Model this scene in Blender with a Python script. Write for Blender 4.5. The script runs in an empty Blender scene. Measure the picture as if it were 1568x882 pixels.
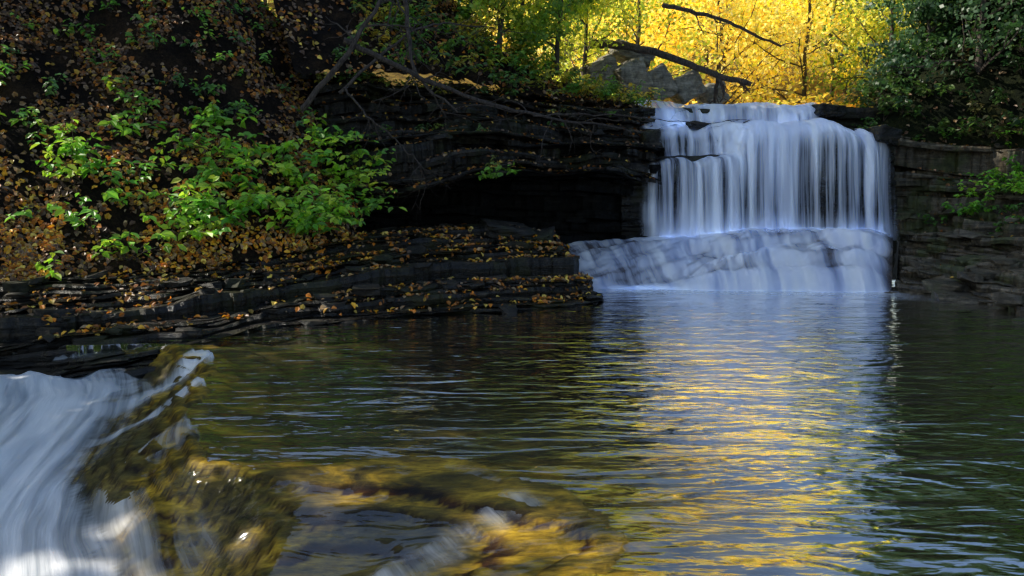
import bpy, math, random
import numpy as np
from mathutils import Vector, Euler
rng=np.random.default_rng(7)
sc=bpy.context.scene
sc.view_settings.view_transform='Standard'
sc.view_settings.look='None'
sc.view_settings.exposure=0
SUN_EL=math.radians(38);SUN_AZ=math.radians(-79)
TOSUN=np.array([math.sin(SUN_AZ)*math.cos(SUN_EL),math.cos(SUN_AZ)*math.cos(SUN_EL),math.sin(SUN_EL)])

# ---------------------------------------------------------------- noise
def h3(i,j,k,seed):
    n=(i*374761393+j*668265263+k*1274126177+seed*982451653)&0xffffffff
    n=((n^(n>>13))*1274126177)&0xffffffff
    n=n^(n>>16)
    return n/4294967296.0
def vn(x,y,z=0.0,seed=0):
    x,y,z=np.broadcast_arrays(np.asarray(x,float),np.asarray(y,float),np.asarray(z,float))
    i=np.floor(x).astype(np.int64);j=np.floor(y).astype(np.int64);k=np.floor(z).astype(np.int64)
    fx=x-i;fy=y-j;fz=z-k
    fx=fx*fx*(3-2*fx);fy=fy*fy*(3-2*fy);fz=fz*fz*(3-2*fz)
    r=0
    for a in (0,1):
        for b in (0,1):
            for c in (0,1):
                w=(fx if a else 1-fx)*(fy if b else 1-fy)*(fz if c else 1-fz)
                r=r+w*h3(i+a,j+b,k+c,seed)
    return r
def fbm(x,y,z=0.0,seed=0,o=4):
    r=0;a=.5;t=0;f=1
    for q in range(o):
        r=r+a*vn(np.asarray(x)*f,np.asarray(y)*f,np.asarray(z)*f,seed+q);t+=a;a*=.5;f*=2.03
    return r/t
def sstep(a,b,x):
    t=np.clip((x-a)/(b-a),0,1);return t*t*(3-2*t)
def crom(P,n):
    P=np.asarray(P,float);m=len(P)
    t=np.linspace(0,m-1-1e-9,n);i=t.astype(int);f=(t-i)[:,None]
    g=lambda q:P[np.clip(q,0,m-1)]
    p0,p1,p2,p3=g(i-1),g(i),g(i+1),g(i+2)
    return .5*((2*p1)+(-p0+p2)*f+(2*p0-5*p1+4*p2-p3)*f*f+(-p0+3*p1-3*p2+p3)*f**3)
def nrm(v):
    return v/np.maximum(np.linalg.norm(v,axis=-1,keepdims=True),1e-9)

# ---------------------------------------------------------------- mesh building
def make_obj(name,V,F,mats,midx=None,col=None,uv=None,smooth=False,parent=None):
    V=np.asarray(V,np.float32);F=np.asarray(F,np.int32)
    me=bpy.data.meshes.new(name)
    k=F.shape[1]
    me.vertices.add(len(V));me.vertices.foreach_set('co',V.ravel())
    me.loops.add(F.size);me.loops.foreach_set('vertex_index',F.ravel())
    me.polygons.add(len(F));me.polygons.foreach_set('loop_start',np.arange(0,F.size,k,dtype=np.int32))
    me.update(calc_edges=True)
    if midx is not None: me.polygons.foreach_set('material_index',np.asarray(midx,np.int32))
    me.polygons.foreach_set('use_smooth',np.full(len(F),smooth,dtype=bool))
    if col is not None:
        a=me.color_attributes.new('Col','FLOAT_COLOR','POINT')
        c=np.ones((len(V),4),np.float32);c[:,:3]=col
        a.data.foreach_set('color',c.ravel())
    if uv is not None:
        u=me.uv_layers.new(name='UVMap')
        u.data.foreach_set('uv',np.asarray(uv,np.float32)[F.ravel()].ravel())
    for m in mats: me.materials.append(m)
    me.validate()
    ob=bpy.data.objects.new(name,me);sc.collection.objects.link(ob)
    if parent: ob.parent=parent
    return ob
def gridF(n,m):
    i=np.arange(n*m).reshape(n,m)
    return np.stack([i[:-1,:-1],i[:-1,1:],i[1:,1:],i[1:,:-1]],-1).reshape(-1,4)
class MB:
    def __init__(s): s.V=[];s.F=[];s.M=[];s.C=[];s.n=0
    def add(s,V,F,mat=0,col=(1,1,1)):
        V=np.asarray(V);F=np.asarray(F)
        s.V.append(V);s.F.append(F+s.n);s.n+=len(V)
        s.M.append(np.full(len(F),mat));c=np.zeros((len(V),3));c[:]=col;s.C.append(c)
    def obj(s,name,mats,smooth=False):
        return make_obj(name,np.concatenate(s.V),np.concatenate(s.F),mats,np.concatenate(s.M),np.concatenate(s.C),smooth=smooth)
def tube(mb,P,R,sides=6,mat=0,col=(1,1,1)):
    P=np.asarray(P,float);R=np.asarray(R,float)
    T=nrm(np.gradient(P,axis=0));up=np.array([.13,.2,1.]) if abs(T[0,2])<.9 else np.array([1.,.1,0])
    A=nrm(np.cross(T,up));B=np.cross(T,A)
    a=np.linspace(0,2*np.pi,sides,endpoint=False)
    ring=P[:,None]+R[:,None,None]*(np.cos(a)[None,:,None]*A[:,None]+np.sin(a)[None,:,None]*B[:,None])
    i=np.arange(len(P)*sides).reshape(len(P),sides);j=np.roll(i,-1,1)
    F=np.stack([i[:-1],j[:-1],j[1:],i[1:]],-1).reshape(-1,4)
    mb.add(ring.reshape(-1,3),F,mat,col)
def leaves(mb,c,t,n,l,w,col,mat=1,simple=False,fold=.12):
    N=len(c);t=nrm(t);s=nrm(np.cross(t,n));n=np.cross(s,t)
    l=np.broadcast_to(np.asarray(l,float),(N,))[:,None];w=np.broadcast_to(np.asarray(w,float),(N,))[:,None]
    if simple:
        V=np.stack([c-.5*l*t,c-.5*w*s+.0*t,c+.5*l*t,c+.5*w*s],1);k=4
        F=np.arange(N*4).reshape(N,4)
    else:
        V=np.stack([c-.5*l*t,c-.18*l*t-.5*w*s+fold*w*n,c+.18*l*t-.38*w*s+fold*w*n,c+.5*l*t-.12*l*n,c+.18*l*t+.38*w*s+fold*w*n,c-.18*l*t+.5*w*s+fold*w*n],1);k=6
        b=(np.arange(N)*6)[:,None]
        F=np.concatenate([b+np.array([0,3,2,1]),b+np.array([0,5,4,3])])
    mb.add(V.reshape(-1,3),F,mat,np.repeat(col,k,axis=0))
def pick(pal,n,var=.25):
    pal=np.array(pal);c=pal[rng.integers(0,len(pal),n)]
    return c*(1+rng.uniform(-var,var,(n,1)))

# ---------------------------------------------------------------- materials
def newmat(name):
    m=bpy.data.materials.new(name);m.use_nodes=True;nt=m.node_tree;nt.nodes.clear()
    return m,nt
def N(nt,t,**k):
    n=nt.nodes.new(t)
    for a,b in k.items(): setattr(n,a,b)
    return n
def ramp(nt,src,stops):
    r=nt.nodes.new('ShaderNodeValToRGB');e=r.color_ramp.elements
    while len(e)<len(stops): e.new(.5)
    for q,(p,c) in zip(e,stops):
        q.position=p;q.color=(*c,1)
    nt.links.new(src,r.inputs[0]);return r.outputs[0]
def mapped(nt,coord,scale,rot=(0,0,0)):
    tc=nt.nodes.new('ShaderNodeTexCoord') if coord!='Position' else nt.nodes.new('ShaderNodeNewGeometry')
    mp=nt.nodes.new('ShaderNodeMapping');mp.inputs['Scale'].default_value=scale;mp.inputs['Rotation'].default_value=rot
    nt.links.new(tc.outputs[coord],mp.inputs[0]);return mp.outputs[0]
def noise(nt,vec,scale,detail=5,rough=.6,dist=0):
    n=N(nt,'ShaderNodeTexNoise');n.inputs['Scale'].default_value=scale;n.inputs['Detail'].default_value=detail
    n.inputs['Roughness'].default_value=rough;n.inputs['Distortion'].default_value=dist
    nt.links.new(vec,n.inputs['Vector']);return n.outputs['Fac']
def bump(nt,h,strength,dist,normal=None):
    b=N(nt,'ShaderNodeBump');b.inputs['Strength'].default_value=strength;b.inputs['Distance'].default_value=dist
    nt.links.new(h,b.inputs['Height'])
    if normal is not None: nt.links.new(normal,b.inputs['Normal'])
    return b.outputs[0]
def math_(nt,op,a,b,clamp=False):
    n=N(nt,'ShaderNodeMath',operation=op,use_clamp=clamp)
    for q,v in enumerate((a,b)):
        if isinstance(v,(int,float)): n.inputs[q].default_value=v
        else: nt.links.new(v,n.inputs[q])
    return n.outputs[0]
def out(nt,sh):
    o=nt.nodes.new('ShaderNodeOutputMaterial');nt.links.new(sh,o.inputs[0])
def attr(nt):
    at=N(nt,'ShaderNodeAttribute',attribute_name='Col');sp=N(nt,'ShaderNodeSeparateColor');nt.links.new(at.outputs['Color'],sp.inputs[0]);return sp.outputs

def rock_mat(name,c0,c1,c2,rough=(.25,.7),bs=.6,spec=.5,lay=11,moss=None):
    m,nt=newmat(name)
    v=mapped(nt,'Position',(1,1,1));vl=mapped(nt,'Position',(1,1,lay))
    a=noise(nt,vl,1.7,6,.65,.3);b=noise(nt,v,6,6,.75);c=noise(nt,v,1.1,4,.6)
    col=ramp(nt,a,[(.3,c0),(.55,c1),(.75,c2)])
    if moss:
        mm=N(nt,'ShaderNodeMix',data_type='RGBA');nt.links.new(ramp(nt,c,[(.52,(0,0,0)),(.62,(.8,.8,.8))]),mm.inputs[0]);nt.links.new(col,mm.inputs[6]);mm.inputs[7].default_value=(*moss,1);col=mm.outputs[2]
    mx=N(nt,'ShaderNodeMix',data_type='RGBA',blend_type='MULTIPLY');mx.inputs[0].default_value=.9
    nt.links.new(col,mx.inputs[6]);nt.links.new(ramp(nt,b,[(.3,(.15,.15,.15)),(.7,(1.4,1.4,1.4))]),mx.inputs[7])
    p=N(nt,'ShaderNodeBsdfPrincipled');nt.links.new(mx.outputs[2],p.inputs['Base Color'])
    r=noise(nt,v,2.2,4);mr=N(nt,'ShaderNodeMapRange');nt.links.new(r,mr.inputs[0])
    mr.inputs[1].default_value=.35;mr.inputs[2].default_value=.65;mr.inputs[3].default_value=rough[0];mr.inputs[4].default_value=rough[1]
    nt.links.new(mr.outputs[0],p.inputs['Roughness']);p.inputs['Specular IOR Level'].default_value=spec
    n1=bump(nt,a,bs,.05);n2=bump(nt,b,bs,.05,n1);nt.links.new(n2,p.inputs['Normal'])
    out(nt,p.outputs[0]);return m
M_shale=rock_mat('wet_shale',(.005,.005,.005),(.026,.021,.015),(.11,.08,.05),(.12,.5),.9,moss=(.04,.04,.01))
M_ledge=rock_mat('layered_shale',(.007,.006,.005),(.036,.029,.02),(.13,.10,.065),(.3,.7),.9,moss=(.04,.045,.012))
M_cave=rock_mat('shadow_shale',(.003,.003,.003),(.010,.009,.007),(.028,.022,.016),(.6,.9),.8,.2)  # overhang wall's shale, with the deep shadow put into its colour
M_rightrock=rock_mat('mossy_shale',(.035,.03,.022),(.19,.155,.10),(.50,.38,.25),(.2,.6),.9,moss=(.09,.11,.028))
M_pale=rock_mat('pale_limestone',(.14,.13,.1),(.36,.33,.26),(.55,.5,.42),(.6,.9))

def soil_mat(name,c0,c1,c2):
    m,nt=newmat(name);v=mapped(nt,'Position',(1,1,1))
    a=noise(nt,v,1.6,6,.7);b=noise(nt,v,22,5,.7)
    f=math_(nt,'ADD',math_(nt,'MULTIPLY',a,.6),math_(nt,'MULTIPLY',b,.4))
    p=N(nt,'ShaderNodeBsdfPrincipled');nt.links.new(ramp(nt,f,[(.38,c0),(.5,c1),(.62,c2)]),p.inputs['Base Color'])
    p.inputs['Roughness'].default_value=.95;p.inputs['Specular IOR Level'].default_value=.15
    nt.links.new(bump(nt,b,.9,.05),p.inputs['Normal']);out(nt,p.outputs[0]);return m
M_soil=soil_mat('leafy_soil',(.004,.003,.003),(.016,.010,.006),(.055,.032,.016))
M_soilgreen=soil_mat('mossy_soil',(.004,.006,.003),(.010,.014,.005),(.028,.033,.010))
M_gold=soil_mat('autumn_floor',(.05,.035,.01),(.22,.14,.03),(.5,.36,.08))

def leaf_mat(name,r=.65,t=.35,rough=.45):
    m,nt=newmat(name);a=N(nt,'ShaderNodeAttribute',attribute_name='Col')
    def sc_(f):
        x=N(nt,'ShaderNodeMix',data_type='RGBA',blend_type='MULTIPLY');x.inputs[0].default_value=1
        nt.links.new(a.outputs['Color'],x.inputs[6]);x.inputs[7].default_value=(f,f,f,1);return x.outputs[2]
    p=N(nt,'ShaderNodeBsdfPrincipled');p.inputs['Roughness'].default_value=rough
    nt.links.new(sc_(r),p.inputs['Base Color'])
    tl=N(nt,'ShaderNodeBsdfTranslucent');nt.links.new(sc_(t),tl.inputs[0])
    mx=N(nt,'ShaderNodeAddShader')
    nt.links.new(p.outputs[0],mx.inputs[0]);nt.links.new(tl.outputs[0],mx.inputs[1]);out(nt,mx.outputs[0]);return m
M_leaf=leaf_mat('leaf',.85,.6);M_yleaf=leaf_mat('autumn_leaf',.72,.72,rough=.6);M_dleaf=leaf_mat('fallen_leaf',1.0,.15,rough=.45)
def bark_mat():
    m,nt=newmat('bark');v=mapped(nt,'Position',(1,1,.25));b=noise(nt,v,25,5,.7)
    p=N(nt,'ShaderNodeBsdfPrincipled');nt.links.new(ramp(nt,b,[(.35,(.02,.015,.012)),(.65,(.13,.10,.08))]),p.inputs['Base Color'])
    p.inputs['Roughness'].default_value=.85;nt.links.new(bump(nt,b,.8,.02),p.inputs['Normal']);out(nt,p.outputs[0]);return m
M_bark=bark_mat()

def bed_mat():
    m,nt=newmat('amber_bedrock');v=mapped(nt,'Position',(.6,1.4,1.5),(0,0,.25))
    sp=attr(nt)
    a=noise(nt,v,3.0,8,.68,.7);b=noise(nt,v,16,5,.7)
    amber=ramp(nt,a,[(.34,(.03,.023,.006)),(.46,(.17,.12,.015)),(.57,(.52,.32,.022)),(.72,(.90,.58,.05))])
    slate_dim=ramp(nt,a,[(.3,(.03,.028,.012)),(.55,(.11,.10,.035)),(.75,(.24,.20,.06))])  # slate tone, also dimming the deeper bed in place of absorption by water
    mx=N(nt,'ShaderNodeMix',data_type='RGBA');nt.links.new(sp[0],mx.inputs[0]);nt.links.new(slate_dim,mx.inputs[6]);nt.links.new(amber,mx.inputs[7])
    m2=N(nt,'ShaderNodeMix',data_type='RGBA',blend_type='MULTIPLY');m2.inputs[0].default_value=.9
    nt.links.new(mx.outputs[2],m2.inputs[6]);nt.links.new(ramp(nt,b,[(.3,(.3,.27,.22)),(.62,(1.2,1.2,1.2))]),m2.inputs[7])
    m3=N(nt,'ShaderNodeMix',data_type='RGBA',blend_type='MULTIPLY');nt.links.new(sp[1],m3.inputs[0]);nt.links.new(m2.outputs[2],m3.inputs[6]);m3.inputs[7].default_value=(.10,.05,.03,1)
    p=N(nt,'ShaderNodeBsdfPrincipled');nt.links.new(m3.outputs[2],p.inputs['Base Color'])
    p.inputs['Roughness'].default_value=.5;p.inputs['Specular IOR Level'].default_value=.25
    nt.links.new(bump(nt,b,.4,.02,bump(nt,a,.3,.04)),p.inputs['Normal']);out(nt,p.outputs[0]);return m
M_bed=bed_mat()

def pool_mat():
    m,nt=newmat('pool_water');sp=attr(nt)
    v1=mapped(nt,'Position',(.7,2.5,1),(0,0,.15));v2=mapped(nt,'Position',(.4,1.0,1),(0,0,-.5))
    a=noise(nt,v1,1.9,2,.5,.9);b=noise(nt,v2,1.5,2,.5,2.0);c=noise(nt,mapped(nt,'Position',(1,2.2,1)),6.5,2,.5,.6)
    h=math_(nt,'ADD',math_(nt,'ADD',a,math_(nt,'MULTIPLY',b,1.7)),math_(nt,'MULTIPLY',c,.26))
    nm=bump(nt,h,.44,.06)
    fr=N(nt,'ShaderNodeFresnel');fr.inputs[0].default_value=1.38;nt.links.new(nm,fr.inputs['Normal'])
    gl=N(nt,'ShaderNodeBsdfGlossy');gl.inputs['Roughness'].default_value=.08;gl.inputs['Color'].default_value=(1,1,1,1);nt.links.new(nm,gl.inputs['Normal'])
    tr=N(nt,'ShaderNodeBsdfTransparent');tr.inputs[0].default_value=(.84,.86,.70,1)
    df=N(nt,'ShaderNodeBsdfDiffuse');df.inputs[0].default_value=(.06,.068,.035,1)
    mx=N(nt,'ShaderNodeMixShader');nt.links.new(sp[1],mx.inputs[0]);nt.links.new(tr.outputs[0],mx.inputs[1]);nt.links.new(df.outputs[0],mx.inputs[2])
    mx2=N(nt,'ShaderNodeMixShader');nt.links.new(math_(nt,'MULTIPLY',fr.outputs[0],1.0,True),mx2.inputs[0])
    nt.links.new(mx.outputs[0],mx2.inputs[1]);nt.links.new(gl.outputs[0],mx2.inputs[2])
    fo=noise(nt,mapped(nt,'Position',(1.5,4,1)),3,5,.7,.5)
    ff=math_(nt,'MULTIPLY',sp[0],ramp(nt,fo,[(.35,(0,0,0)),(.62,(1,1,1))]),True)
    fd=N(nt,'ShaderNodeBsdfDiffuse');fd.inputs[0].default_value=(.85,.9,.97,1)
    mx3=N(nt,'ShaderNodeMixShader');nt.links.new(ff,mx3.inputs[0]);nt.links.new(mx2.outputs[0],mx3.inputs[1]);nt.links.new(fd.outputs[0],mx3.inputs[2])
    t2=N(nt,'ShaderNodeBsdfTransparent');mx4=N(nt,'ShaderNodeMixShader');nt.links.new(sp[2],mx4.inputs[0]);nt.links.new(mx3.outputs[0],mx4.inputs[1]);nt.links.new(t2.outputs[0],mx4.inputs[2])
    out(nt,mx4.outputs[0]);return m
M_pool=pool_mat()

def flow_mat(name,su,sv,lo,hi,c0,c1,contrast=2.2,bs=.3,tlf=.35):
    m,nt=newmat(name)
    a=noise(nt,mapped(nt,'UV',(su,sv,1)),1.0,5,.62,.25);b=noise(nt,mapped(nt,'UV',(su*.28,sv*.7,1)),1.0,3,.5,.2)
    s=math_(nt,'ADD',math_(nt,'MULTIPLY',a,.6),math_(nt,'MULTIPLY',b,.4))
    sp=attr(nt)
    st=math_(nt,'MULTIPLY',math_(nt,'SUBTRACT',s,.5),contrast)
    al=math_(nt,'ADD',sp[0],math_(nt,'MULTIPLY',st,sp[1]),True)
    p=N(nt,'ShaderNodeBsdfDiffuse');nt.links.new(ramp(nt,s,[(lo,c0),(hi,c1)]),p.inputs['Color'])
    nt.links.new(bump(nt,s,bs,.08),p.inputs['Normal'])
    tl=N(nt,'ShaderNodeBsdfTranslucent');tl.inputs[0].default_value=(.85*tlf,.9*tlf,1*tlf,1)
    mm=N(nt,'ShaderNodeAddShader');nt.links.new(p.outputs[0],mm.inputs[0]);nt.links.new(tl.outputs[0],mm.inputs[1])
    tr=N(nt,'ShaderNodeBsdfTransparent')
    mx=N(nt,'ShaderNodeMixShader');nt.links.new(al,mx.inputs[0]);nt.links.new(tr.outputs[0],mx.inputs[1]);nt.links.new(mm.outputs[0],mx.inputs[2])
    out(nt,mx.outputs[0]);return m
M_fall=flow_mat('falling_water',6,.25,.38,.60,(.58,.66,.92),(1,1,1),5.8,.3,1.0)
M_apron=flow_mat('cascade_water',4.2,.55,.40,.58,(.52,.62,.9),(1,1,1),4.4,.5,1.0)
M_stream=flow_mat('rapids_water',4.0,.35,.40,.57,(.45,.52,.6),(1,1,1),3.6,.45,.8)

# ---------------------------------------------------------------- terrain primitives
SC={}
def strata(name,P0,P1,n,layers,mat,g=lambda t:t,amp=.1,back=3.,under=0.,seed=1,zund=.06,joint=.35,sig=.85):
    A=crom(P0,n);B=crom(P1,n);D=B-A;D[:,2]=0;dr=nrm(D)
    s=np.concatenate([[0],np.cumsum(np.linalg.norm(np.diff(A,axis=0),axis=1))])
    r=np.random.default_rng(seed);th=np.exp(r.normal(0,sig,layers));t=np.concatenate([[0],np.cumsum(th)/th.sum()])
    rows=[];zs=[]
    for k in range(layers+1):
        tt=t[k]
        wob=(fbm(s*.5,seed*1.7+tt*1.6,0,seed,3)-.5)*2.4*zund+(fbm(s*1.1,k*2.7,0,seed+5,3)-.5)*.16
        z=A[:,2]+(B[:,2]-A[:,2])*tt+wob
        if zs: z=np.maximum(z,zs[-1]+.004)
        zs.append(z)
    for k in range(layers):
        tm=(t[k]+t[k+1])/2
        wq=s+.3*vn(s*4,k*3.3,0,seed+2)
        q=np.floor(wq*(.5+r.uniform(0,1.6))+r.uniform(0,9)).astype(np.int64)
        hj=h3(q,np.int64(k),np.int64(3),seed);blk=np.where(hj<joint,(hj/joint-.5)*2,0)
        off=(fbm(s*.7,tm*3.2,0,seed,3)-.5)*4.2*amp+(fbm(s*1.6,k*5.1,0,seed+1,4)-.5)*3.6*amp+blk*amp*.8+(fbm(s*8,k*3.7,0,seed+9,3)-.5)*amp*.7+r.uniform(-.6,.6)*amp
        base=A+(B-A)*g(tm);pos=base+dr*off[:,None]
        h=zs[k+1]-zs[k];rnd=.03+.05*vn(s*3,k*7.7,0,seed+12)
        a=pos+dr*.03;a[:,2]=zs[k];c=pos.copy();c[:,2]=zs[k]+h*.6;b=pos+dr*rnd[:,None];b[:,2]=zs[k+1]
        rows+= [a,c,b]
    if under: 
        u=rows[0]+dr*under;rows.insert(0,u)
    if back: rows.append(rows[-1]+dr*back+np.array([0,0,.02]))
    V=np.stack(rows,1);F=gridF(n,len(rows))
    V=V.reshape(-1,3);make_obj(name,V,F,[mat]);SC[name]=(V,F);return V,F
def ribbon(name,P,U,L,n,m,mat,slope,amp=.25,quad=.012,cap=None,seed=3,yclip=None):
    A=crom(P,n);Ud=crom(np.array(U,float),n);Ud=np.c_[nrm(Ud),np.zeros(n)]
    sl=crom(np.array(slope,float)[:,None],n)[:,0]
    d=np.linspace(0,1,m)**1.8*L
    V=A[:,None]+Ud[:,None]*d[None,:,None]
    z=A[:,2][:,None]+sl[:,None]*d[None]+quad*d[None]**2
    if cap is not None: z=cap-np.log1p(np.exp((cap-z)*1.2))/1.2
    if yclip: z=z*(1-sstep(yclip[0],yclip[1],V[...,1]))+2.0*sstep(yclip[0],yclip[1],V[...,1])
    z=z+(fbm(V[...,0]*.8,V[...,1]*.8,z*.8,seed,5)-.5)*2*amp*sstep(0,1.2,d)[None]+(fbm(V[...,0]*4,V[...,1]*4,0,seed+4,3)-.5)*.25
    V[...,2]=z
    V=V.reshape(-1,3);F=gridF(n,m);make_obj(name,V,F,[mat],smooth=True);SC[name]=(V,F);return V,F
def sample(name,n,minnz=.5,cond=None):
    V,F=SC[name];a,b,c,d=(V[F[:,q]] for q in range(4))
    nn=np.cross(c-a,d-b)
    sgn=np.sign(np.sum(nn[:,2]));nn=nn*sgn
    ar=np.linalg.norm(nn,axis=1)/2;un=nn/np.maximum(2*ar,1e-9)[:,None]
    w=ar*(un[:,2]>minnz);cen=(a+c)/2
    if cond is not None: w=w*cond(cen)
    i=rng.choice(len(F),n,p=w/w.sum())
    u=rng.random((n,1));v=rng.random((n,1))
    p=(a[i]*(1-u)+b[i]*u)*(1-v)+(d[i]*(1-u)+c[i]*u)*v
    return p,un[i]

P0=[(-10,6.6,-.8),(-7.4,7.5,-.7),(-5.6,8.2,-.6),(-3.9,8.75,-.4),(-2.5,10.4,-.3),(-.8,11.4,-.3),(.7,12.2,-.3),(1.5,12.8,-.3),(1.75,13.6,-.3),(1.6,15,-.3),(1.6,16.4,-.3)]
P1=[(-12,9,.4),(-9,10,.5),(-7,10.8,.6),(-5.2,11.8,.7),(-4,12.6,.85),(-2.3,14.5,1.15),(-.5,15.6,1.2),(.5,15.9,1.15),(.8,16.1,1.05),(.9,16.8,.9),(1.0,17.6,.85)]
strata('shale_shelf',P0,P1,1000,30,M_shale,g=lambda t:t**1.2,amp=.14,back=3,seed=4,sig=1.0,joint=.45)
P0=[(-3.0,15.0,1.8),(-2.3,15.4,1.8),(-1.4,15.8,2.0),(-.3,16.2,2.3),(1,16.7,2.15),(2.2,17.2,2.3),(3.3,17.9,2.1)]
P1=[(-4.4,17.2,4.3),(-3.4,17.4,4.5),(-2.4,17.8,4.5),(-.8,18.3,4.4),(.8,18.5,4.15),(2.2,19.0,4.05),(3.5,19.9,4.1)]
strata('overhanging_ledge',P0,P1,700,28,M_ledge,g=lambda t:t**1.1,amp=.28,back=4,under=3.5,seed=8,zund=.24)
P0=[(-3.4,14.4,.7),(-2.6,15.4,.6),(-1.2,16.3,.5),(1,17.0,.4),(3.4,17.8,.3)]
P1=[(-3.6,15.2,2.9),(-2.9,16.2,2.9),(-1.5,17.2,2.9),(1,17.9,2.9),(3.5,18.6,2.9)]
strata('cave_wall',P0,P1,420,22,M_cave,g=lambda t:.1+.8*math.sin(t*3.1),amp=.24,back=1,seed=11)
xs=[2.5,4,5.5,7,8.0,8.7]
strata('waterfall_cliff',[(x,18.12,.1) for x in xs],[(x,18.22,2.75) for x in xs],400,16,M_shale,amp=.06,back=1.2,seed=21,sig=.5)
yl=[19.0,18.85,18.5,18.22,18.2,18.3]
strata('waterfall_brink',[(x,y,2.5) for x,y in zip(xs,yl)],[(x,y+.12,3.34) for x,y in zip(xs,yl)],400,5,M_shale,amp=.04,back=3.5,seed=22,zund=.02,sig=.4)
strata('upper_ledge',[(x,20.5+.1*(x>7),3.2) for x in [2.2,4,5.5,7,8.5,10.5]],[(x,20.75,4.12) for x in [2.2,4,5.5,7,8.5,10.5]],360,7,M_ledge,amp=.09,back=5,seed=23,zund=.03)
P0=[(7.9,16.3,-.3),(7.3,15.3,-.3),(7.0,14.6,-.3),(7.3,13.4,-.3),(7.1,12,-.3),(7.0,10.8,-.3),(7.6,9.3,-.3),(8.5,7,-.3),(9.5,3,-.3)]
P1=[(8.6,17.7,1.1),(8.7,17.2,1.05),(9.1,16.6,1.0),(9.5,15.2,.9),(9.8,13.5,.9),(10,12,1.0),(10.4,10.5,1.0),(11.4,8,1.2),(12.4,4,1.3)]
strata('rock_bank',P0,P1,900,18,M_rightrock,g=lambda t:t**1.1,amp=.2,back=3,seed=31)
P0=[(8.15,18.7,.7),(8.30,17.9,.8),(8.6,17.1,.9),(9.2,15.7,.8),(9.5,13.7,.8),(9.9,12,.9),(10.5,10.5,1.0),(11.4,8,1.0)]
P1=[(8.8,19.9,3.5),(9.4,19.7,3.4),(10.8,19.2,3.2),(12.2,17.8,3.0),(12.9,15.6,2.8),(13.2,13.4,2.8),(13.4,11,2.8),(14,8,2.8)]
strata('gorge_cliff',P0,P1,720,15,M_rightrock,g=lambda t:t**.8,amp=.34,back=3,seed=35,zund=.2,sig=.9,joint=.5)

ribbon('leafy_hillside',[(-16,5.5,.2),(-12,8.8,.3),(-9,9.9,.45),(-7,10.6,.55),(-5.2,11.6,.65),(-4,12.4,.8),(-2.9,14.2,1.1),(-2.9,15.8,1.9),(-2.9,17,3)],
       [(-.5,.8),(-.55,.8),(-.6,.8),(-.6,.75),(-.6,.75),(-.7,.7),(-.8,.55),(-.9,.45),(-.9,.4)],26,260,110,M_soil,[.95,.95,.95,.95,.95,1.0,1.2,1.2,1.1],amp=.5,seed=41,yclip=(24,27),quad=.003)  # unseen top raised to shade the gorge, back cut low to let sun past
ribbon('wooded_slope',[(-4.2,15.8,4.2),(-2.6,16.8,4.4),(-1,17.6,4.35),(.6,18.3,4.12),(2.0,18.9,4.0),(3.2,20,4.05),(3.2,24,4.4)],
       [(-.5,.85),(-.45,.9),(-.45,.9),(-.4,.9),(-.6,.8),(-.9,.3),(-1,.1)],9,160,50,M_soil,[1.1,1.1,.95,.6,.35,.3,.3],amp=.35,cap=9.0,quad=.0,seed=43)
ribbon('shaded_hillside',[(16,3,2.7),(14.2,8,2.7),(13.5,11,2.7),(13.2,13.3,2.7),(12.9,15.6,2.7),(12.2,17.8,2.9),(10.8,19.3,3.1),(9.3,20.0,3.4),(9.4,21.5,4.2),(11.5,25,4.6),(15,32,5)],
       [(1,.1),(1,.1),(1,.15),(1,.2),(1,.25),(1,.3),(1,.3),(1,.3),(1,.2),(1,.1),(1,.1)],24,280,90,M_soilgreen,[.9,.9,.9,1.0,1.3,1.7,1.7,1.2,1.0,.7,.4],amp=.7,seed=45,quad=0)
gx=np.linspace(-30,45,160);gy=np.concatenate([np.linspace(20.8,40,60),np.linspace(41,90,50)])
X,Y=np.meshgrid(gx,gy,indexing='ij');xc=5.6+(Y-20)*.12
Z=4.15+.22*np.maximum(np.abs(X-xc)-2.2,0)**.9*sstep(20,26,Y)+.28*np.maximum(Y-32,0)+(fbm(X*.5,Y*.5,0,50)-.5)*.6
V=np.stack([X,Y,Z],-1).reshape(-1,3);make_obj('forest_floor',V,gridF(*X.shape),[M_gold],smooth=True);SC['forest_floor']=(V,gridF(*X.shape))
V=np.array([(-400,-400,-1.3),(400,-400,-1.3),(400,400,-1.3),(-400,400,-1.3)]);make_obj('ground',V,[[0,1,2,3]],[M_soil])

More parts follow.
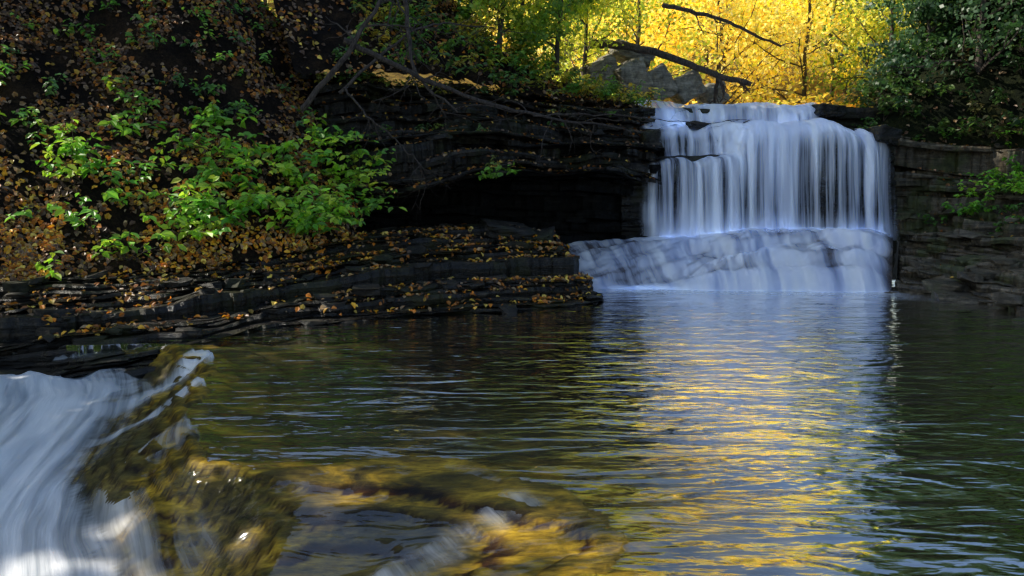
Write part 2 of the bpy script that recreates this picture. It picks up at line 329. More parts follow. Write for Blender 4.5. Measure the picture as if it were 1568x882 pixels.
# ---------------------------------------------------------------- creek bed, pool, rapids
LIP=np.array([(-3.9,9.2),(-3.35,8.55),(-3.05,7.9),(-2.85,7.2),(-2.55,6.3),(-2.3,5.6),(-2.0,5.05),(-1.7,4.8),(-1.14,4.86),(-.6,4.95),(-.15,4.85),(.28,4.42),(.5,4.1),(.56,3.75),(.35,3.3),(.3,2.6),(.2,1),(0,-2)])
LIPs=crom(LIP,200)
POLY=np.concatenate([LIPs,[(0,-12),(-30,-12),(-30,9.2)]])
def lipdist(x,y):
    sh=x.shape;x=x.ravel();y=y.ravel();best=np.full(x.shape,1e9);arc=np.zeros(x.shape)
    acc=0
    for a,b in zip(LIPs[:-1],LIPs[1:]):
        d=b-a;L=np.hypot(*d);t=np.clip(((x-a[0])*d[0]+(y-a[1])*d[1])/L**2,0,1)
        q=np.hypot(x-a[0]-t*d[0],y-a[1]-t*d[1]);m=q<best;best=np.where(m,q,best);arc=np.where(m,acc+t*L,arc);acc+=L
    ins=np.zeros(x.shape,bool);m=len(POLY)
    for i in range(m):
        a=POLY[i];b=POLY[(i+1)%m]
        c=((a[1]>y)!=(b[1]>y))&(x<(b[0]-a[0])*(y-a[1])/((b[1]-a[1]) if b[1]!=a[1] else 1e-9)+a[0])
        ins^=c
    return np.where(ins,best,-best).reshape(sh),arc.reshape(sh)
def flatw(X): return sstep(-1.95,-1.15,X)
def bedfield(X,Y):
    wx=X+.16*(fbm(X*2.2,Y*2.2,0,60,5)-.5)*2;wy=Y+.16*(fbm(X*2.2,Y*2.2,3,61,5)-.5)*2
    d,arc=lipdist(wx,wy)
    fw=flatw(X);k=(.60+.30*sstep(5.8,4.9,Y))*(1-fw)+.16*fw
    h=d*k+(.22*(fbm(X*1.7,Y*1.7,0,62,5)-.5)*(1-fw)+.13*(fbm(X*1.6,Y*2.4,0,67,5)-.5)*fw)*sstep(0,.4,d)
    st=.075-.02*fw;q=h/st;fq=q-np.floor(q);terr=.7*(np.floor(q)+sstep(.7,1.0,fq))*st+.3*h
    rise=sstep(.62,.85,fq)*(d>.02)
    zo=-np.maximum(terr,-.02)
    smooth=-d*k
    zi=-.02-.42*(1-np.exp(np.minimum(d,0)*.3))+.06*(fbm(X*1.1,Y*2,0,68)-.5)*sstep(0,-.5,d)
    qi=(-zi)/.05;zi=-(np.floor(qi)+sstep(.7,1,qi-np.floor(qi)))*.05-.015
    rise=np.where(d>0,rise,sstep(.7,.85,qi-np.floor(qi))*.5*sstep(-.1,-.5,d))
    z=np.where(d>0,np.maximum(zo,-.75),zi)+(fbm(X*6,Y*6,0,63,3)-.5)*.02
    z=np.where(d>0,z+.015*np.exp(-d*6)-.006*fw,z)
    return z,d,arc,smooth,rise
gx=np.concatenate([np.linspace(-16,-6.3,30),np.arange(-6.2,2.0,.03),np.linspace(2.05,16,60)])
gy=np.concatenate([np.linspace(-8,2.4,25),np.arange(2.5,9.3,.03),np.linspace(9.4,18.2,60)])
X,Y=np.meshgrid(gx,gy,indexing='ij')
Z,d,arc,sm,rise=bedfield(X,Y)
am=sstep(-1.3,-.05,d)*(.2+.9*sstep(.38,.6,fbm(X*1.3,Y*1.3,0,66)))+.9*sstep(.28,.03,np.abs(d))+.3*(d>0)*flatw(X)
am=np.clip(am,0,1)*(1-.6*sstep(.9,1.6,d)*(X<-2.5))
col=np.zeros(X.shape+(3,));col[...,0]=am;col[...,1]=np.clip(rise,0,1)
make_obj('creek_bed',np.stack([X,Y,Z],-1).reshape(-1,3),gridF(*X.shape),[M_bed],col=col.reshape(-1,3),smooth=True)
gx=np.concatenate([np.arange(-5.2,2.0,.04),np.linspace(2.05,14,80)]);gy=np.concatenate([np.linspace(-8,2.4,25),np.arange(2.5,9.3,.04),np.linspace(9.4,17.6,90)])
X,Y=np.meshgrid(gx,gy,indexing='ij');_,d,_,sm,_=bedfield(X,Y)
fw=flatw(X)
Z=np.where(d>0,sm+.018*sstep(0,.1,d),0)+.013*(fbm(X*1.2,Y*3.0,0,70,3)-.5)*2
Z=Z+np.where(d>0,.035*(fbm(X*1.5+Y,Y*1.2,0,72,3)-.5)*fw*sstep(0,.5,d),0)
col=np.zeros(X.shape+(3,))
col[...,0]=sstep(13.8,15.9,Y+.15*(X-4))*sstep(1.6,2.6,X)*sstep(7.8,6.8,X)
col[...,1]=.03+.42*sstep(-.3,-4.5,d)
bin_=.66*sstep(-2.8,-.2,d)*sstep(-1.5,.5,1.2-X+.0*Y)
col[...,2]=np.where(d>0,np.clip(.90*fw+(1-fw)*sstep(.0,.12,d),0,1),bin_)
make_obj('creek_pool',np.stack([X,Y,Z],-1).reshape(-1,3),gridF(*X.shape),[M_pool],col=col.reshape(-1,3),smooth=True)
gx=np.arange(-9,1.2,.035);gy=np.arange(1.0,9.3,.035)
X,Y=np.meshgrid(gx,gy,indexing='ij');T,d,arc,sm,_=bedfield(X,Y)
d0,arc0=lipdist(X,Y)
fu=.93*X+.37*Y;fv=-.37*X+.93*Y   # across / along the stream
fu=fu+.10*np.sin(fv*1.3)+.16*(fbm(X*.8,Y*.8,0,86,3)-.5)
strm=-.37-.035*(6.5-Y)+.09*(fbm(fu*2.4,fv*.8,0,80,3)-.5)*2-.22*sstep(-1.8,-1.0,X)
film=sm+.022+.012*np.exp(-np.abs(d)*4)
kk=22.
zw=np.log(np.exp(kk*film)+np.exp(kk*strm))/kk
zw=np.where(d<-.02,-.08,zw)
def pdist(x,y,P):
    b=np.full(x.shape,1e9)
    for i,p in enumerate(crom(P,60)): b=np.minimum(b,np.hypot(x-p[0],y-p[1]))
    return b
ch1=pdist(X,Y,[(-3.25,8.6),(-3.5,8.1),(-3.75,7.6),(-4.1,7.1),(-4.4,6.6)])
ch2=pdist(X,Y,[(-2.85,7.15),(-3.1,6.95),(-3.4,6.75),(-3.8,6.5)])
ch3=pdist(X,Y,[(-.05,4.25),(-.3,3.95),(-.5,3.6),(-.8,3.1)])
veil=pdist(X,Y,[(-2.6,5.6),(-2.75,5.2),(-2.4,4.7),(-2.0,4.3)])
nz=.16*(fbm(X*4,Y*4,0,81)-.5)
dens=sstep(.0,.26,strm-T+nz*.4)*(.86+.6*(fbm(fu*1.6,fv*.5,0,84,3)-.45))
dens=np.maximum(dens,sstep(.36,.06,ch1+nz)*.85)
dens=np.maximum(dens,sstep(.18,.04,ch2+nz)*.7)
dens=np.maximum(dens,sstep(.20,.0,ch3+2*nz)*.30)
dens=np.maximum(dens,sstep(.45,.0,veil+nz)*.30)
dens=dens*(d>-.02)
zw=zw+.010*sstep(.02,.2,dens)
u=fu*1.5;v=fv*.8
col=np.zeros(X.shape+(3,));col[...,0]=dens;col[...,1]=np.clip(2.2*dens*(1.10-dens)*1.5,0,.85)
make_obj('rapids',np.stack([X,Y,zw],-1).reshape(-1,3),gridF(*X.shape),[M_stream],col=col.reshape(-1,3),uv=np.stack([u,v],-1).reshape(-1,2),smooth=True)

# ---------------------------------------------------------------- waterfall
wf=bpy.data.objects.new('waterfall',None);sc.collection.objects.link(wf)
def sheet(name,fn,nu,nv,mat,parent=wf):
    U,Vv=np.meshgrid(np.linspace(0,1,nu),np.linspace(0,1,nv),indexing='ij')
    P,uv,col=fn(U,Vv)
    return make_obj(name,P.reshape(-1,3),gridF(nu,nv),[mat],col=col.reshape(-1,3),uv=uv.reshape(-1,2),smooth=True,parent=parent)
def mainfall(U,V):
    R=crom([(20.3,3.55),(19,3.48),(18.35,3.45),(18.02,3.34),(17.9,3.1),(17.84,2.6),(17.78,2.0),(17.7,1.5),(17.6,.98)],V.shape[1])
    L=crom([(20.3,3.55),(19.3,3.5),(18.85,3.40),(18.7,3.05),(18.62,2.72),(17.95,2.60),(17.8,2.30),(17.72,1.7),(17.6,.95)],V.shape[1])
    x=3.3+4.95*U
    w=sstep(4.9,5.4,x+.6*(fbm(x*2,V*3,0,90)-.5))
    yz=L[None]*(1-w[...,None])+R[None]*w[...,None]
    fal=sstep(.42,.6,V)
    rid=(fbm(x*2.6,V*.6,0,91,4)-.5)*.5*sstep(.25,.5,V)
    y=yz[...,0]-rid-.12*np.sin(x*1.3)-.5*(fbm(x*.9,0,0,92)-.5)*sstep(.1,.4,V)
    z=yz[...,1]+(fbm(x*1.6,0,0,93)-.5)*.5*sstep(.95,.5,V)-.3*sstep(.76,1,U)*(1-V)-.2*sstep(.14,0,U)*(1-V)-.3*(fbm(x*1.2,5,0,97)-.4)*sstep(.85,1,V)
    x=x+(U-.5)*.95*V**.8*sstep(.3,.6,V)+.05*(fbm(x*6,V*2,0,94)-.5)
    den=1.0-fal*(.28+1.15*(fbm(x*1.6,V*.5+1.5,0,95)-.42)+.18*w*sstep(6.0,6.6,x)+.14*sstep(.6,.8,V))+.5*sstep(.84,1,V)
    den=den-.35*(1-w)*sstep(.28,.36,V)*sstep(.52,.44,V)
    edge=sstep(0,.08,U+.08*(fbm(U*0,V*6,0,96)-.5))*sstep(1,.92,U)
    r=np.clip(den,0,1)*edge
    g=(.2+.8*np.maximum(fal,(1-w)*sstep(.25,.35,V)))*edge*(1-.6*sstep(.88,1,V))
    return np.stack([x,y,z],-1),np.stack([x,V*3],-1),np.stack([r,g,g*0],-1)
sheet('main_curtain',mainfall,460,100,M_fall)
def upper(U,V):
    R=crom([(27,4.5),(23,4.32),(20.9,4.24),(20.55,4.18),(20.35,4.0),(20.25,3.7),(20.1,3.56),(19.6,3.5)],V.shape[1])
    L=crom([(27,4.55),(23,4.45),(21.4,4.34),(20.7,4.2),(20.2,4.05),(19.7,3.85),(19.3,3.6),(18.8,3.46)],V.shape[1])
    x=3.0+4.7*U;w=sstep(3.9,4.6,x+.4*(fbm(x*2,V*3,0,99)-.5))[...,None];yz=L[None]*(1-w)+R[None]*w
    fall=sstep(.35,.6,V)
    y=yz[...,0]-(fbm(x*2.5,V,0,96)-.5)*.3*fall-.2*np.sin(x*1.1);z=yz[...,1]+(fbm(x*1.3,V*2,0,97)-.5)*.26+.1*(1-w[...,0])*(1-V)
    e=sstep(0,.06,U)*sstep(1,.95,U)
    r=(.70+1.2*(fbm(x*1.8,V*2.5,0,98)-.45))*e
    return np.stack([x,y,z],-1),np.stack([x,V*3],-1),np.stack([np.clip(r,0,1),.6*e,0*e],-1)
sheet('upper_tier',upper,260,70,M_fall)
def apr_pos(U,V):
    top=crom([(.6,17.4,.80),(2.0,17.7,.88),(3.4,17.75,.98),(5,17.7,1.12),(7,17.7,1.15),(8.5,17.8,1.12)],U.shape[0])
    bot=crom([(1.6,15.9,0),(2.4,15.5,0),(3.6,15.3,0),(4.7,15.2,0),(6,15.1,0),(7.2,15.1,0)],U.shape[0])
    VV=np.clip(V+.16*(fbm(U*9,V*3,0,107,3)-.5)*V*(1-V)*4,0,1)
    P=top[:,None]*(1-VV[...,None])+bot[:,None]*VV[...,None]
    x=P[...,0];P[...,1]-=.45*(fbm(U*7,0,0,108,3)-.5)*V
    lft=sstep(4.0,2.4,x)
    e1=.30+.5*(fbm(U*5,1,0,109,3)-.5);e2=.66+.4*(fbm(U*4,4,0,110,3)-.5)
    stp=.32*sstep(e1-.07,e1+.07,V)+.34*sstep(e2-.08,e2+.08,V)+.34*sstep(.84,1.,V)
    prof=lft*(V**1.2)+(1-lft)*(.35*V+.65*stp)
    z=top[:,2][:,None]*(1-prof)
    lump=(fbm(x*.8+V*2,P[...,1]*.9,0,101,4)-.5)
    env=np.clip(4*V*(1-V)*1.4,.05,1)*sstep(0,.06,U)*sstep(1,.9,U)
    z=z+lump*.7*env-.03-.12*sstep(.93,1,V)-.12*sstep(.9,1,U)
    P[...,2]=z;return P,lump,lft
def aprrock(U,V):
    P,l,lf=apr_pos(U,V);P[...,2]-=.03
    return P,np.stack([P[...,0],V],-1),np.ones(U.shape+(3,))
M_aprock=rock_mat('wet_cascade_rock',(.04,.034,.04),(.13,.095,.08),(.30,.2,.12),(.15,.45),.5,lay=3)
sheet('cascade_rock',aprrock,260,100,M_aprock,None)
def aprwater(U,V):
    P,lump,lf=apr_pos(U,V)
    gz=-np.gradient(P[...,2],axis=1)*100
    P[...,2]+=.02+.07*(fbm(P[...,0]*4,V*2,0,103)-.3)
    x=P[...,0]
    r=.72+.20*np.clip(gz-1.0,-1.0,2.0)+1.2*sstep(.76,.93,V)+.9*sstep(.18,.0,V)+(fbm(x*1.1+V,V*2.0,0,104,3)-.5)*2.2
    r=r*(1-.50*lf*sstep(1.,.8,V))
    e=sstep(0,.05,U+.05*(fbm(U*0,V*5,0,112)-.5))*sstep(1,.94,U+.06*(fbm(U*0,V*5,0,113)-.5))
    return P,np.stack([x+.8*V*(x-5)*.3,V*2.5],-1),np.stack([np.clip(r,.1,1)*e,.8*e*(1-.6*sstep(.8,1,V)),0*e],-1)
sheet('lower_cascade',aprwater,300,120,M_apron)

# ---------------------------------------------------------------- loose stones
def stones(name,spec,mat):
    mb=MB()
    K=[(x,y,z) for x in (-1,0,1) for y in (-1,0,1) for z in (-1,1)]
    box=np.array(K,float);idx={k:i for i,k in enumerate(K)}
    F=[]
    for a in (-1,0):
        for b in (-1,0):
            F.append([idx[a,b,1],idx[a+1,b,1],idx[a+1,b+1,1],idx[a,b+1,1]]);F.append([idx[a,b,-1],idx[a,b+1,-1],idx[a+1,b+1,-1],idx[a+1,b,-1]])
    for a in (-1,0):
        F+= [[idx[a,-1,-1],idx[a+1,-1,-1],idx[a+1,-1,1],idx[a,-1,1]],[idx[a,1,-1],idx[a,1,1],idx[a+1,1,1],idx[a+1,1,-1]],
             [idx[-1,a,-1],idx[-1,a,1],idx[-1,a+1,1],idx[-1,a+1,-1]],[idx[1,a,-1],idx[1,a+1,-1],idx[1,a+1,1],idx[1,a,1]]]
    for src,n,s0,s1,cond in spec:
        p,nn=sample(src,n,.6,cond)
        for q in range(n):
            s=s0+(s1-s0)*rng.random()**2.5
            B=box*(1-.22*(np.abs(box[:,:1])+np.abs(box[:,1:2])>1.5))+rng.normal(size=box.shape)*.16
            B=B*np.array([s,s*rng.uniform(.5,.9),s*rng.uniform(.12,.3)])
            R=np.array(Euler((rng.normal()*.12,rng.normal()*.12,rng.uniform(0,6.28))).to_matrix())
            mb.add(B@R.T+p[q]+[0,0,s*.05],F)
    return mb.obj(name,[mat])
stones('loose_stones',[('shale_shelf',480,.03,.24,lambda c:(c[:,2]>-.1)*(c[:,0]>-9)),('overhanging_ledge',160,.05,.25,None)],M_ledge)
stones('bank_stones',[('rock_bank',340,.05,.45,lambda c:(c[:,2]>-.2)*(c[:,1]>8)),('gorge_cliff',240,.06,.4,None)],M_rightrock)

# ---------------------------------------------------------------- fallen leaves
FALL=[(.5,.19,.03),(.55,.33,.04),(.4,.14,.02),(.27,.15,.06),(.15,.08,.04),(.12,.06,.03),(.32,.21,.12),(.2,.12,.07),(.08,.045,.025)]
BRT=[(.75,.26,.02),(.85,.45,.03),(.9,.64,.12),(.5,.32,.15),(.4,.15,.03)]
mb=MB()
def scat(src,n,pal,size,cond=None,minnz=.5):
    p,nn=sample(src,n,minnz,cond)
    t=rng.normal(size=(n,3));nv=nrm(nn+rng.normal(size=(n,3))*.42)
    t=t-nv*np.sum(t*nv,1,keepdims=True);l=rng.uniform(.6,1.35,n)*size
    leaves(mb,p+nn*.02,t,nv,l,l*rng.uniform(.55,.85,n),pick(pal,n,.4),mat=0,fold=.2)
cl=lambda c,f=1.6,a=.42,b=.58:sstep(a,b,fbm(c[:,0]*f,c[:,1]*f,c[:,2]*f,120,4))+.05
scat('leafy_hillside',12500,FALL,.09,lambda c:(c[:,0]>-9.5)*(c[:,2]<7.5)*cl(c)*(1-.6*(c[:,0]>-4)*(c[:,2]>2.8)),.2)
scat('leafy_hillside',3600,BRT,.09,lambda c:(c[:,0]>-9.5)*(c[:,2]<2.8)*np.exp(-c[:,2]*.6)*cl(c,2.2),.2)
scat('shale_shelf',2600,BRT,.09,lambda c:(c[:,2]>.05)*(c[:,1]<16)*np.exp((c[:,2]-.8)*.8)*(c[:,0]>-9.5)*cl(c,2),.6)
scat('shale_shelf',2400,FALL,.075,lambda c:(c[:,2]>.1)*(c[:,0]>-9.5)*cl(c,2),.6)
scat('overhanging_ledge',2600,FALL+BRT[2:],.085,None,.5)
scat('rock_bank',320,FALL,.07,lambda c:c[:,2]>.2,.6)
scat('gorge_cliff',1500,FALL,.08,None,.5)
scat('shaded_hillside',900,FALL[3:],.09,lambda c:(c[:,0]<16)*(c[:,1]>10)*(c[:,1]<22),.1)
scat('wooded_slope',4500,BRT+FALL+FALL,.11,cl,.1)
scat('forest_floor',5000,[(.8,.5,.06),(.9,.7,.1),(.5,.25,.05),(.3,.16,.05),(.12,.08,.04)],.16,lambda c:(c[:,1]<36)*(c[:,0]>0)*(c[:,0]<18),.1)
mb.obj('fallen_leaves',[M_dleaf])

# ---------------------------------------------------------------- shrubs
def shrub(name,spots,pal,lsz,h,per=4,lean=(.4,-.5,0),n_leaf=9,mat=M_leaf):
    mb=MB();C=[];T=[];NN=[];L=[];CC=[]
    for b in spots:
        base=np.array(b)
        tone=np.array(pal[rng.integers(0,len(pal))])
        for k in range(per):
            dr=nrm(np.array([rng.normal()*.5+lean[0]*.6,rng.normal()*.5+lean[1]*.6,rng.uniform(.5,1.1)]))
            hh=h*rng.uniform(.45,1.15);q=np.linspace(0,1,7)
            P=base+dr*hh*q[:,None]+np.array([lean[0]*.35,lean[1]*.35,-.25])*hh*(q**2)[:,None]
            tube(mb,P,np.linspace(.007,.002,7),4,0,(.5,.5,.5))
            for j in range(n_leaf):
                f=rng.uniform(.3,1)
                p=np.array([np.interp(f,q,P[:,a]) for a in range(3)])
                a=rng.uniform(0,2*np.pi);t=np.array([math.cos(a),math.sin(a),rng.uniform(-.8,.1)])
                l=lsz*rng.uniform(.5,1.25);C.append(p+nrm(t)*l*.6);T.append(t);NN.append(np.array([0.25,-.4,1])+rng.normal(size=3)*.35);L.append(l)
                CC.append(tone*rng.uniform(.5,1.4)*np.array([rng.uniform(.8,1.25),1,1]))
    C=np.array(C);L=np.array(L)
    leaves(mb,C,np.array(T),np.array(NN),L,L*.6,np.array(CC),mat=1)
    return mb.obj(name,[M_bark,mat])
GREEN=[(.26,.50,.03),(.36,.60,.04),(.14,.36,.025),(.46,.62,.05),(.18,.42,.04)]
def spots(src,n,cond,minnz=.1):
    p,_=sample(src,n,minnz,cond);return p
hs='leafy_hillside'
shrub('green_shrub',spots(hs,20,lambda c:(c[:,0]>-5.0)*(c[:,0]<-3.4)*(c[:,2]>.8)*(c[:,2]<2.6)*(c[:,1]<15)),GREEN,.17,.9,4,n_leaf=10)
shrub('green_shrub',spots(hs,24,lambda c:(c[:,0]>-6.9)*(c[:,0]<-4.5)*(c[:,2]>.8)*(c[:,2]<3.1)),GREEN,.16,.8,4,n_leaf=9)
shrub('green_shrub',spots(hs,28,lambda c:(c[:,0]>-4.0)*(c[:,0]<-2.3)*(c[:,2]>1.2)*(c[:,2]<3.3)*(c[:,1]<16)),GREEN,.16,1.0,4,lean=(.8,-.6,0),n_leaf=10)
shrub('green_shrub',spots(hs,28,lambda c:(c[:,0]>-9.5)*(c[:,0]<-5.5)*(c[:,2]>.6)*(c[:,2]<4.0)),GREEN,.14,.6,3,n_leaf=7)
shrub('woodland_undergrowth',spots(hs,60,lambda c:(c[:,0]>-9)*(c[:,0]<-3.6)*(c[:,2]>2.8)*(c[:,2]<6)),[(.14,.36,.04),(.2,.42,.05),(.1,.24,.05)],.12,.5,3,n_leaf=6)
shrub('cave_sprig',[(-.4,15.8,2.2),(-.1,15.9,2.25),(-.6,15.7,2.15)],[(.2,.4,.03)],.13,.45,4,n_leaf=8)
shrub('ledge_undergrowth',spots('wooded_slope',100,lambda c:(c[:,0]>-3.5)*(c[:,2]<6.8)*(c[:,1]<21)),[(.14,.3,.03),(.3,.36,.03),(.5,.42,.04),(.09,.2,.03)],.13,.8,4,n_leaf=12)
shrub('ledge_sprigs',spots('overhanging_ledge',34,lambda c:(c[:,2]>2.3),.4),[(.1,.2,.03),(.2,.26,.04),(.07,.14,.03)],.10,.35,3,n_leaf=7)
shrub('ledge_sprigs',spots('overhanging_ledge',60,lambda c:(c[:,2]>4.0)*(c[:,0]<1.5),.4),[(.08,.18,.03),(.16,.24,.04),(.3,.3,.04)],.12,.6,4,n_leaf=10)
RG=[(.12,.32,.02),(.2,.46,.03),(.3,.56,.04),(.07,.18,.02)]
shrub('bank_shrub',spots('gorge_cliff',110,lambda c:(c[:,2]>1.0)*(c[:,1]<17.8)*(c[:,1]>10.5)*(c[:,0]>9.5),.4),RG,.11,.75,5,lean=(-.6,-.4,0),n_leaf=14)
shrub('bank_shrub',spots('shaded_hillside',60,lambda c:(c[:,0]<15)*(c[:,2]<5.6)*(c[:,1]>11)*(c[:,1]<18.5)),RG,.12,.8,5,lean=(-.6,-.4,0),n_leaf=14)
shrub('bank_shrub',spots('gorge_cliff',22,lambda c:(c[:,2]>2.8)*(c[:,1]>17),.3),RG[:1]+RG[3:],.10,.5,5,lean=(-.6,-.4,0),n_leaf=12)
shrub('hillside_undergrowth',spots('shaded_hillside',320,lambda c:(c[:,0]>9.0)*(c[:,0]<16)*(c[:,2]>3)*(c[:,1]>15)*(c[:,1]<25)),[(.03,.08,.02),(.05,.12,.02),(.09,.17,.03),(.10,.10,.03)],.15,.9,4,lean=(-.6,-.4,0),n_leaf=12)
shrub('forest_undergrowth',spots('forest_floor',90,lambda c:(c[:,0]>1)*(c[:,0]<16)*(c[:,1]<33)*(c[:,1]>22.5)*(np.abs(c[:,0]-6)>1.5)),[(.7,.55,.06),(.5,.52,.05),(.25,.38,.04),(.85,.66,.1)],.2,1.3,5,n_leaf=14,mat=M_yleaf)

# ---------------------------------------------------------------- trees
def grow(mb,p,d,L,r,depth,tips,seg=6,wig=.22,up=.08,kids=(3,5),sides=6):
    P=[np.array(p,float)];d=nrm(np.array(d,float));dirs=[d]
    for i in range(seg):
        d=nrm(d+rng.normal(size=3)*wig+np.array([0,0,up]));P.append(P[-1]+d*L/seg);dirs.append(d)
    P=np.array(P);R=np.linspace(r,r*(.35 if depth else .2),seg+1)
    tube(mb,P,R,sides,0,(.5,.5,.5))
    if depth==0:
        tips.append(P[-1]);tips.append(P[seg//2]);return
    for k in range(rng.integers(*kids)+1):
        f=rng.uniform(.3,1.0);i=min(int(f*seg),seg);a=rng.normal(size=3);a-=dirs[i]*a.dot(dirs[i]);a=nrm(a)
        grow(mb,P[i],dirs[i]*.6+a*.9,L*rng.uniform(.4,.62),R[i]*.6,depth-1,tips,5,wig,up,kids,max(4,sides-1))
    tips.append(P[-1])
def tree(name,base,h,pal,nleaf=5000,lsz=.16,spread=.45,r=.12,lean=(0,0),mat=M_yleaf,depth=2,seg=8,crown=.35,flat=.7,sunny=1.5):
    mb=MB();tips=[]
    q=np.linspace(0,1,seg+1);base=np.array(base,float)
    P=base+np.c_[lean[0]*h*q**1.5+rng.normal(size=seg+1)*.02*h*q,lean[1]*h*q**1.5+rng.normal(size=seg+1)*.02*h*q,h*.92*q]
    tube(mb,P,np.linspace(r,r*.15,seg+1),8,0,(.5,.5,.5))
    nl=int(10+h*.9)
    for k in range(nl):
        f=crown+(1-crown)*(k+rng.random())/nl;pp=np.array([np.interp(f,q,P[:,a]) for a in range(3)])
        a=rng.uniform(0,2*np.pi);grow(mb,pp,(math.cos(a),math.sin(a),rng.uniform(.1,.7)),h*spread*(1.15-.75*f)*rng.uniform(.7,1.1),r*.4*(1.1-.8*f),depth-1,tips,5,.2,.06,(2,4),5)
    tips=np.array(tips);k=rng.integers(0,len(tips),nleaf)
    tone=pick(pal,len(tips),.3)
    cl=h*.05
    c=tips[k]+rng.normal(size=(nleaf,3))*np.array([cl,cl,cl*flat])
    n=rng.normal(size=(nleaf,3))*.8+TOSUN*sunny*.7+np.array([0,-.3,.3]);t=rng.normal(size=(nleaf,3))
    l=lsz*rng.uniform(.6,1.3,nleaf)
    leaves(mb,c,t,n,l,l*.7,tone[k]*rng.uniform(.7,1.3,(nleaf,1)),mat=1,simple=True)
    return mb.obj(name,[M_bark,mat])
YEL=[(1.0,.80,.12),(.95,.84,.24),(.95,.68,.08),(.85,.85,.15),(1.0,.92,.4)]
YG=[(.5,.58,.05),(.62,.62,.06),(.3,.42,.04),(.8,.72,.08)]
GG=[(.14,.26,.03),(.22,.34,.04),(.35,.4,.05)]
def gz(x,y):
    xc=5.6+(y-20)*.12
    return 4.15+.22*max(abs(x-xc)-2.2,0)**.9*float(sstep(20,26,y))+.28*max(y-32,0)
for (x,y,h,pal,n,l) in [(4.3,27.5,8,YG,4500,.15),(7.8,30.5,9,YEL,5000,.16),(10.8,30,8.5,YEL,5000,.16),(13,33,9,YG+YEL,5500,.18),(9.5,37,9.5,YEL,5500,.2),(5.5,36,9,YEL,5500,.2),
                     (16,39,9.5,YG,5000,.2),(12.3,26.5,6,YG+GG,4500,.14),(2.0,31,8.5,YG,5000,.17),(7.0,43,9,YEL,4500,.22),(12.5,44,9,YEL,4500,.22),(1,40,9,YEL,5000,.2),(18,33,9,YG,4500,.2),(14,29,7,YG+GG,4500,.16)]:
    tree('autumn_tree',(x,y,gz(x,y)-.2),h,pal,n,l,.42,.10,(rng.uniform(-.08,.08),rng.uniform(-.05,.05)),crown=.1)
for (x,y,z,h,pal,n) in [(.2,21.5,5.5,5,YG+GG,5500),(2.0,22.5,5.0,4.4,YG,5500),(-1.0,20.0,6.3,4.5,YG+GG,5000),(1.1,20.3,4.9,3.2,YG+GG,4500),(-.3,19.3,5.2,2.6,GG+YG,3500)]:
    tree('yellowing_tree',(x,y,z),h,pal,n,.12,.45,.07,(.1,-.08),crown=.05)
p,_=sample('forest_floor',900,.1,lambda c:(c[:,1]>45)*(c[:,1]<85))
mb=MB();
for q in p[:160]: tube(mb,np.array([q,q+[0,0,4],q+[.3,0,7]]),[.14,.1,.04],5,0,(.5,.5,.5))
n=38000;k=rng.integers(0,900,n);tone=pick(YEL+YG[:2],900,.3);off=rng.normal(size=(n,3))*np.array([1.5,1.5,1.7])+np.array([0,0,3.6])
leaves(mb,p[k]+off,rng.normal(size=(n,3)),rng.normal(size=(n,3))*.8+TOSUN+[0,-.3,.3],.42,.3,tone[k],mat=1,simple=True)
mb.obj('distant_autumn_trees',[M_bark,M_yleaf])
HEM=[(.03,.08,.02),(.05,.12,.03),(.045,.095,.035)]
for (x,y,z,h) in [(11.3,22.0,5.4,5.5),(11.4,19.9,4.8,6),(12.9,20.2,6.0,7),(12.8,18.4,4.6,6),(14.2,15.8,4.6,7),(13.6,23.5,6.5,7),(10.6,20.8,4.6,3.2)]:
    tree('hemlock_tree',(x,y,z-.4),h,HEM,6500,.12,.36,.1,mat=M_leaf,crown=.03,flat=.3,sunny=.2)
for i,(x,y,z) in enumerate([(-17,13,13),(-17.5,18,15),(-18,22,16),(-16,20,14.5),(-20,16,16),(-21,21,19),(-15,17,12.5),(-18,9,11)]):
    tree('ridge_shade_tree',(x,y,z),11,GG,2400,.6,.42,.2,mat=M_leaf,crown=.02)  # unseen crest trees, added to keep direct sun out of the gorge
# unseen trees added left of the view to dapple the sun on the rapids
for i,(x,y,z) in enumerate([(-15.0,9.0,1.0),(-14.5,5.4,-.5)]):
    tree('dapple_tree',(x,y,z),12,GG,1500,.5,.32,.2,mat=M_leaf,crown=.3)

# ---------------------------------------------------------------- dead branches
def limb(name,P,r0,r1,twigs,tl=.9,droop=-.15):
    mb=MB();Pc=crom(P,24);Pc+= (fbm(np.arange(24)*.7,np.array([1.,5.,9.])[:,None],0,111).T-.5)*.1
    tube(mb,Pc,np.linspace(r0,r1,24),8,0,(.5,.5,.5));tips=[]
    for k in range(twigs):
        i=rng.integers(5,24);a=nrm(rng.normal(size=3)*[1,.6,1]+[.5,0,droop*3])
        grow(mb,Pc[i],a,tl*rng.uniform(.5,1.2),r1*.9,1,tips,6,.28,-.04,(2,4),4)
    return mb.obj(name,[M_bark])
limb('fallen_branch',[(-2.7,13.2,4.3),(-1.8,13.7,3.9),(-.5,14.4,3.45),(.8,15.0,3.25),(2.2,15.6,3.1)],.055,.012,16)
limb('bare_branch',[(.4,14.6,3.25),(1.6,14.8,3.3),(3.2,15.2,3.2),(4.6,15.4,3.25)],.014,.005,10,.7)
limb('bare_branch',[(-2.2,14.8,6.5),(-1.9,14.6,5.2),(-1.7,14.2,4.0),(-.9,13.8,3.2)],.06,.012,12,1.0,-.4)
limb('dead_sapling',[(-3.4,13.2,3.2),(-2.6,13.2,4.2),(-2.0,13.4,5.2),(-1.4,13.8,6.4)],.05,.02,14,1.1,.1)
limb('dead_sapling',[(-2.8,13.6,3.6),(-2.4,13.4,3.1),(-1.9,13.3,2.7),(-1.5,13.2,2.3)],.02,.006,14,.8,-.5)
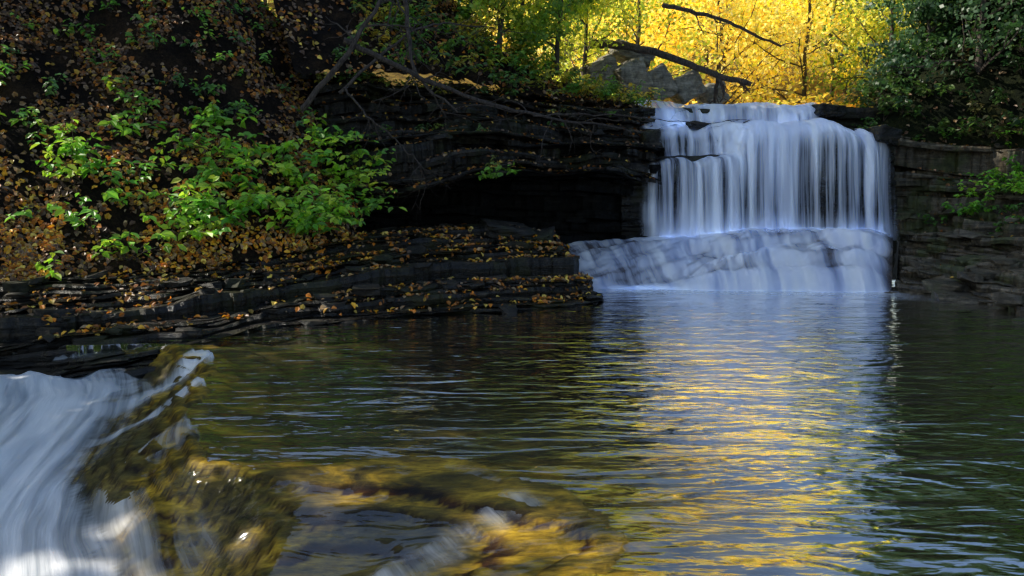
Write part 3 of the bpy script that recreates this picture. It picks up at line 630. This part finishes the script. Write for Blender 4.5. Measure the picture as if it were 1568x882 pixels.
limb('dead_sapling',[(-3.0,14.2,3.6),(-2.0,14.6,4.6),(-1.2,15.2,5.0),(-.2,15.8,5.0)],.03,.008,16,.9,-.3)
limb('leaning_log',[(2.2,22.5,6.1),(3.6,22.3,5.9),(5.3,22.2,5.3),(6.5,22,4.9)],.13,.07,3)
limb('leaning_trunk',[(4.2,22.8,7.2),(5.8,22.8,6.8),(7.6,23,6.1)],.07,.03,3)

def slabs(name,L,mat):
    mb=MB();n=11;g=np.linspace(-1,1,n)
    for sd,(c,s,rot) in enumerate(L):
        R=np.array(Euler(rot).to_matrix())
        for ax in range(3):
            for sg in (-1,1):
                A,B=np.meshgrid(g,g,indexing='ij');P=np.zeros((n,n,3));P[...,ax]=sg;P[...,(ax+1)%3]=A;P[...,(ax+2)%3]=B
                P=P*(1-.06*np.sum(np.abs(P)>.99,-1,keepdims=True))
                d=(fbm(P[...,0]*2+sd+5,P[...,1]*2,P[...,2]*2,sd+5)-.5)[...,None]*.45
                P=P*(1+d)*np.array(s)
                mb.add((P@R.T+np.array(c)).reshape(-1,3),gridF(n,n))
    return mb.obj(name,[mat])
slabs('rock_outcrop',[((3.3,22.6,5.15),(.42,.5,.5),(.1,-.5,.2)),((4.1,22.8,5.05),(.4,.5,.45),(.15,-.5,-.1)),((4.9,23.0,4.95),(.4,.5,.38),(0,-.55,.15)),((5.7,23.2,4.8),(.32,.4,.3),(.1,-.45,.3)),((2.5,22.9,5.3),(.45,.5,.45),(.1,-.4,.1)),((3.4,23.2,5.9),(.6,.5,.22),(0,.35,.1))],M_pale)
slabs('fallen_slabs',[((-.1,15.5,1.15),(.5,.4,.14),(.2,.16,.3)),((.5,15.6,1.0),(.35,.35,.12),(.25,-.2,-.2))],M_ledge)
slabs('brink_rocks',[((4.35,19.0,3.50),(.24,.2,.10),(0,.1,.3)),((5.55,18.75,3.52),(.16,.16,.08),(0,-.1,.1)),((8.35,18.2,3.2),(.28,.3,.2),(0,.2,.2)),((3.15,18.6,3.1),(.22,.3,.26),(0,-.2,.2)),((7.9,20.3,4.0),(.4,.3,.16),(0,.1,.2))],M_shale)

# ---------------------------------------------------------------- light, sky, camera
w=bpy.data.worlds.new('World');sc.world=w;w.use_nodes=True;nt=w.node_tree
bg=nt.nodes['Background'];sky=nt.nodes.new('ShaderNodeTexSky');sky.sky_type='NISHITA';sky.sun_disc=False
sky.sun_elevation=SUN_EL;sky.sun_rotation=SUN_AZ
nt.links.new(sky.outputs[0],bg.inputs[0]);bg.inputs[1].default_value=.15
sd=bpy.data.lights.new('sun','SUN');sd.energy=5;sd.angle=math.radians(.5);sd.color=(1,.93,.8)
so=bpy.data.objects.new('sun',sd);sc.collection.objects.link(so)
so.rotation_euler=Vector(TOSUN).to_track_quat('Z','Y').to_euler()
cd=bpy.data.cameras.new('camera');cd.lens=28;cd.sensor_width=36;cd.clip_end=1500;cd.clip_start=.05
co=bpy.data.objects.new('camera',cd);sc.collection.objects.link(co);co.location=(0,0,1.6)
co.rotation_euler=(math.radians(90-5.76),0,0);sc.camera=co
